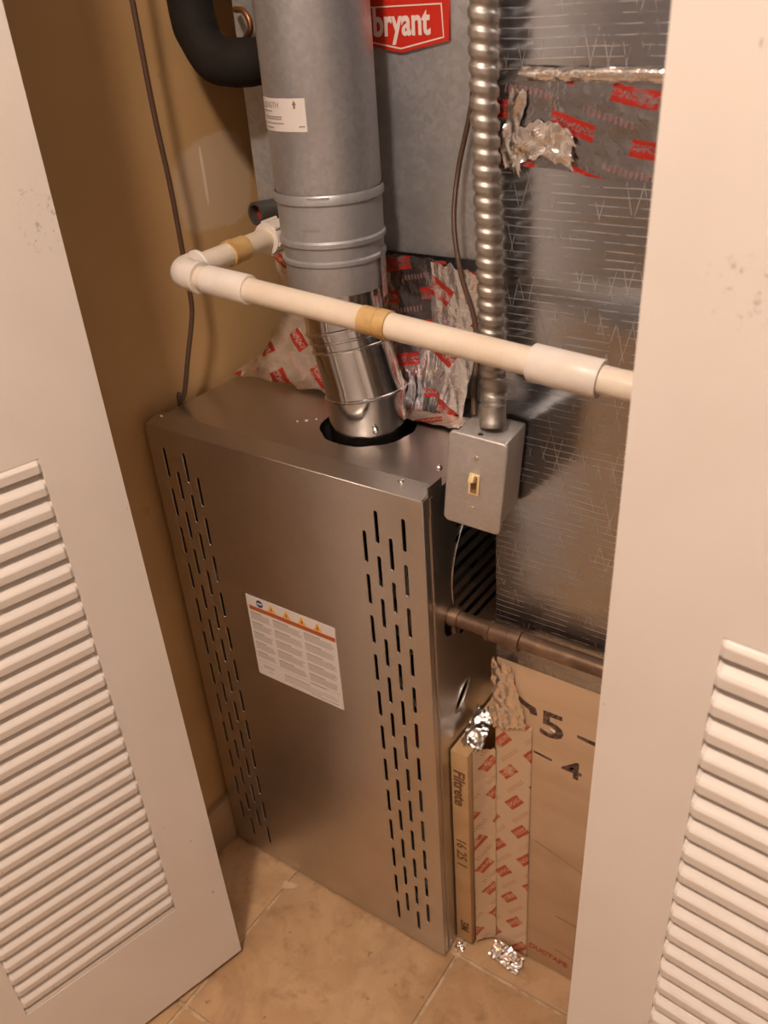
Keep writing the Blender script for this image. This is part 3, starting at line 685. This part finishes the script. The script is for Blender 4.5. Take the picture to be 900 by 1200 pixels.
# ------------------------------------------------------------------ switch box and conduit
sb = thing('switch_box', 'grey metal switch box with ivory toggle mounted at the furnace corner', 'switch', (.513, .03, .886))
yaw, roll = math.radians(5), math.radians(5)
RM = Matrix.Translation((.5120, .003, .886)) @ Matrix.Rotation(yaw, 4, 'Z') @ Matrix.Rotation(roll, 4, 'Y')
def sbx(name, x0, x1, y0, y1, z0, z1, mat, parent, bev=0, label=None, pre=None):
    bm = bmesh.new(); add_box(bm, x0, x1, y0, y1, z0, z1, bev)
    if pre: bmesh.ops.transform(bm, matrix=pre, verts=bm.verts)
    bmesh.ops.transform(bm, matrix=RM, verts=bm.verts); return finish(bm, name, mat, parent, bev > 0, label)
sbx('box_body', -.0285, .0285, .0015, .0600, -.0515, .0515, M['box'], sb, .004)
rc = []
for cx_, cz_, q0 in ((.0265, .0485, 0), (-.0265, .0485, 1), (-.0265, -.0485, 2), (.0265, -.0485, 3)):
    for k in range(6): aa = (q0 + k / 5) * math.pi / 2; rc.append((cx_ + .0065 * math.cos(aa), cz_ + .0065 * math.sin(aa)))
bm = bmesh.new(); rows = []
for yy_, ins in ((.0014, 0), (-.0020, 0), (-.0030, .0006), (-.0035, .0018)):
    rows.append([bm.verts.new((x * (1 - ins / .033), yy_, z * (1 - ins / .055))) for x, z in rc])
for p, q in zip(rows, rows[1:]):
    for k in range(len(rc)): bm.faces.new((p[k], p[(k + 1) % len(rc)], q[(k + 1) % len(rc)], q[k]))
bm.faces.new(rows[0][::-1]); bm.faces.new(rows[-1])
bmesh.ops.transform(bm, matrix=RM, verts=bm.verts); cp = finish(bm, 'cover_plate', M['box'], sb, True, autos=50)
sbx('toggle_frame', -.0060, .0060, -.0052, -.0034, -.0125, .0125, M['ivory'], cp, .0006)
sbx('toggle_slot', -.0035, .0035, -.0055, -.0050, -.0098, .0098, M['ivory_dk'], cp)
tg = sbx('toggle', -.0031, .0031, -.0165, -.0040, -.0040, .0040, M['ivory'], cp, .0012, pre=Matrix.Translation((0, 0, .0045)) @ Matrix.Rotation(math.radians(-28), 4, 'X'))
for z in (.0305, -.0305):
    p = RM @ Vector((0, -.0034, z)); d = RM.to_3x3() @ Vector((0, -1, 0))
    lathe('screw', p, d, [(0, .0033), (.0008, .0032), (.0014, .0020)], M['screw'], cp, 12)
p = RM @ Vector((-.003, .010, .0515)); lathe('knockout_hole', p, RM.to_3x3() @ Vector((0, 0, 1)), [(0, .0028), (.0006, .0028)], M['dark_in'], sb, 12)
lathe('mounting_screw', (.4463, .035, .872), (1, 0, 0), [(0, .0042), (.002, .0042), (.0042, .0025)], M['screw'], sb, 10)
cd = thing('flexible_conduit', 'ribbed metal flexible conduit running up from the switch box', 'conduit', (.512, .04, .94))
bm = bmesh.new()
path = smooth_path([(.5150, .036, .960), (.5125, .042, .980), (.5085, .046, 1.0), (.5050, .047, 1.12), (.5005, .047, 1.283), (.499, .047, 1.6), (.499, .047, 2.05)], 12)
# resample evenly, then sweep a helical rib
cum = [0]
for a, b in zip(path, path[1:]): cum.append(cum[-1] + (b - a).length)
step = .0138 / 12; npts = int(cum[-1] / step); rs_ = []; j = 0
for i in range(npts):
    s = i * step
    while cum[j + 1] < s: j += 1
    rs_.append(path[j].lerp(path[j + 1], (s - cum[j]) / (cum[j + 1] - cum[j])))
rings = []; seg = 24
for i, p in enumerate(rs_):
    d = (rs_[min(i + 1, npts - 1)] - rs_[max(i - 1, 0)]).normalized(); x = (Vector((1, 0, 0)) - d * d.x).normalized(); y = d.cross(x); rg = []
    for k in range(seg):
        f = (i * step / .0138 + k / seg) % 1.0
        r = .0110 + .0022 * max(0.0, min(1.0, f / .17, (.78 - f) / .17))
        a = 2 * math.pi * k / seg; rg.append(bm.verts.new(p + (x * math.cos(a) + y * math.sin(a)) * r))
    rings.append(rg)
for a, b in zip(rings, rings[1:]):
    for k in range(seg): bm.faces.new((a[k], a[(k + 1) % seg], b[(k + 1) % seg], b[k]))
finish(bm, 'ribbed_hose', M['conduit'], cd, True, autos=70)
lathe('connector', (.5175, .030, .9420), (-.08, .14, 1), [(0, .0140), (.006, .0140), (.0065, .0136), (.022, .0136), (.0225, .0120)], M['conduit'], cd, 24)

# ------------------------------------------------------------------ gas pipe
gp = thing('gas_pipe', 'rusty iron gas pipe entering the furnace side below the switch box', 'pipe', (.7, .05, .65))
gy, gz = .052, .652
cyl('pipe_run', (.435, gy, gz), (1.10, gy, gz + .003), .0106, M['gas'], gp, 24)
lathe('fitting_end', (.4470, gy, gz), (1, 0, 0), [(0, .0125), (.012, .0125), (.0125, .0108)], M['gas'], gp, 20)
lathe('threaded_coupling', (.4980, gy - .0015, gz), (1, 0, 0), [(0, .0108), (.001, .0130), (.006, .0133), (.007, .0122), (.030, .0122), (.031, .0135), (.046, .0135), (.047, .0108)], M['gas'], gp, 24)
cyl('pipe_plug', (.4525, gy - .004, gz - .020), (.4525, gy - .004, gz - .006), .0040, M['gas'], gp, 8)

# ------------------------------------------------------------------ loose bits
fs = patch('foil_scrap', lambda u, v: (.505 + .052 * u, .036 + .026 * v - .006 * u, .0065 + .010 * v + .003 * math.sin(u * 5)), 30, 18, M['foil'], None, .05, .03, .0045, 75, 21, .1)
tag(fs, 'crumpled silver foil scrap on the floor before the tan board', 'foil scrap')
fs2 = patch('foil_scrap', lambda u, v: (.4500 + .016 * u, .022 + .010 * v, .0045 + .003 * v), 12, 8, M['foil'], None, .02, .012, .0026, 120, 23, .1)
tag(fs2, 'tiny foil scrap on the floor under the air filter', 'foil scrap')
ch = patch('plastic_flake', lambda u, v: (.140 + .022 * u, -.042 + .010 * v + .012 * u, .0015 + .009 * v * (1 - u)), 14, 10, M['board'], None, .03, .03, .0014, 60, 25, .12)
tag(ch, 'curled pale flake lying on the floor tile before the furnace panel', 'flake')
crumbs = ((.196, .108, .0022, 'white paint crumb on the furnace top left of the flue, largest of three'), (.186, .101, .0016, 'white paint crumb on the furnace top, farthest left of three'), (.205, .118, .0015, 'white paint crumb on the furnace top, nearest the flue'))
for (x, y, s, lb) in crumbs:
    bm = bmesh.new(); bmesh.ops.create_icosphere(bm, subdivisions=1, radius=s)
    for v in bm.verts: v.co = Vector((v.co.x * (1 + random.random() * .6), v.co.y, v.co.z * .5)) + Vector((x, y, .8452 + s * .4))
    tag(finish(bm, 'paint_crumb', M['white_plate']), lb, 'crumb', 'paint crumbs on the furnace')

# ------------------------------------------------------------------ ceiling lamp in the hall
lp = thing('ceiling_lamp', 'round frosted ceiling lamp in the hall above the camera', 'lamp', LAMP_POS)
lx, ly, lz = LAMP_POS
lathe('lamp_base', (lx, ly, lz - .001), (0, 0, -1), [(0, .10), (.02, .10), (.026, .09)], simple('lamp_white_metal', (.8, .78, .74), .4), lp, 40)
tE = NT('glowing_frosted_glass'); tE.b.inputs['Emission Color'].default_value = (*LAMP_COL, 1); tE.b.inputs['Emission Strength'].default_value = LAMP_STRENGTH
tE.out((.8, .75, .68), .5)
lathe('glass_shade', (lx, ly, lz - .0275), (0, 0, -1), [(0, .080), (.02, .082), (.045, .074), (.065, .054), (.078, .025), (.080, .003)], tE.m, lp, 40)
for o in bpy.data.objects:
    if '_local' in o: del o['_local']
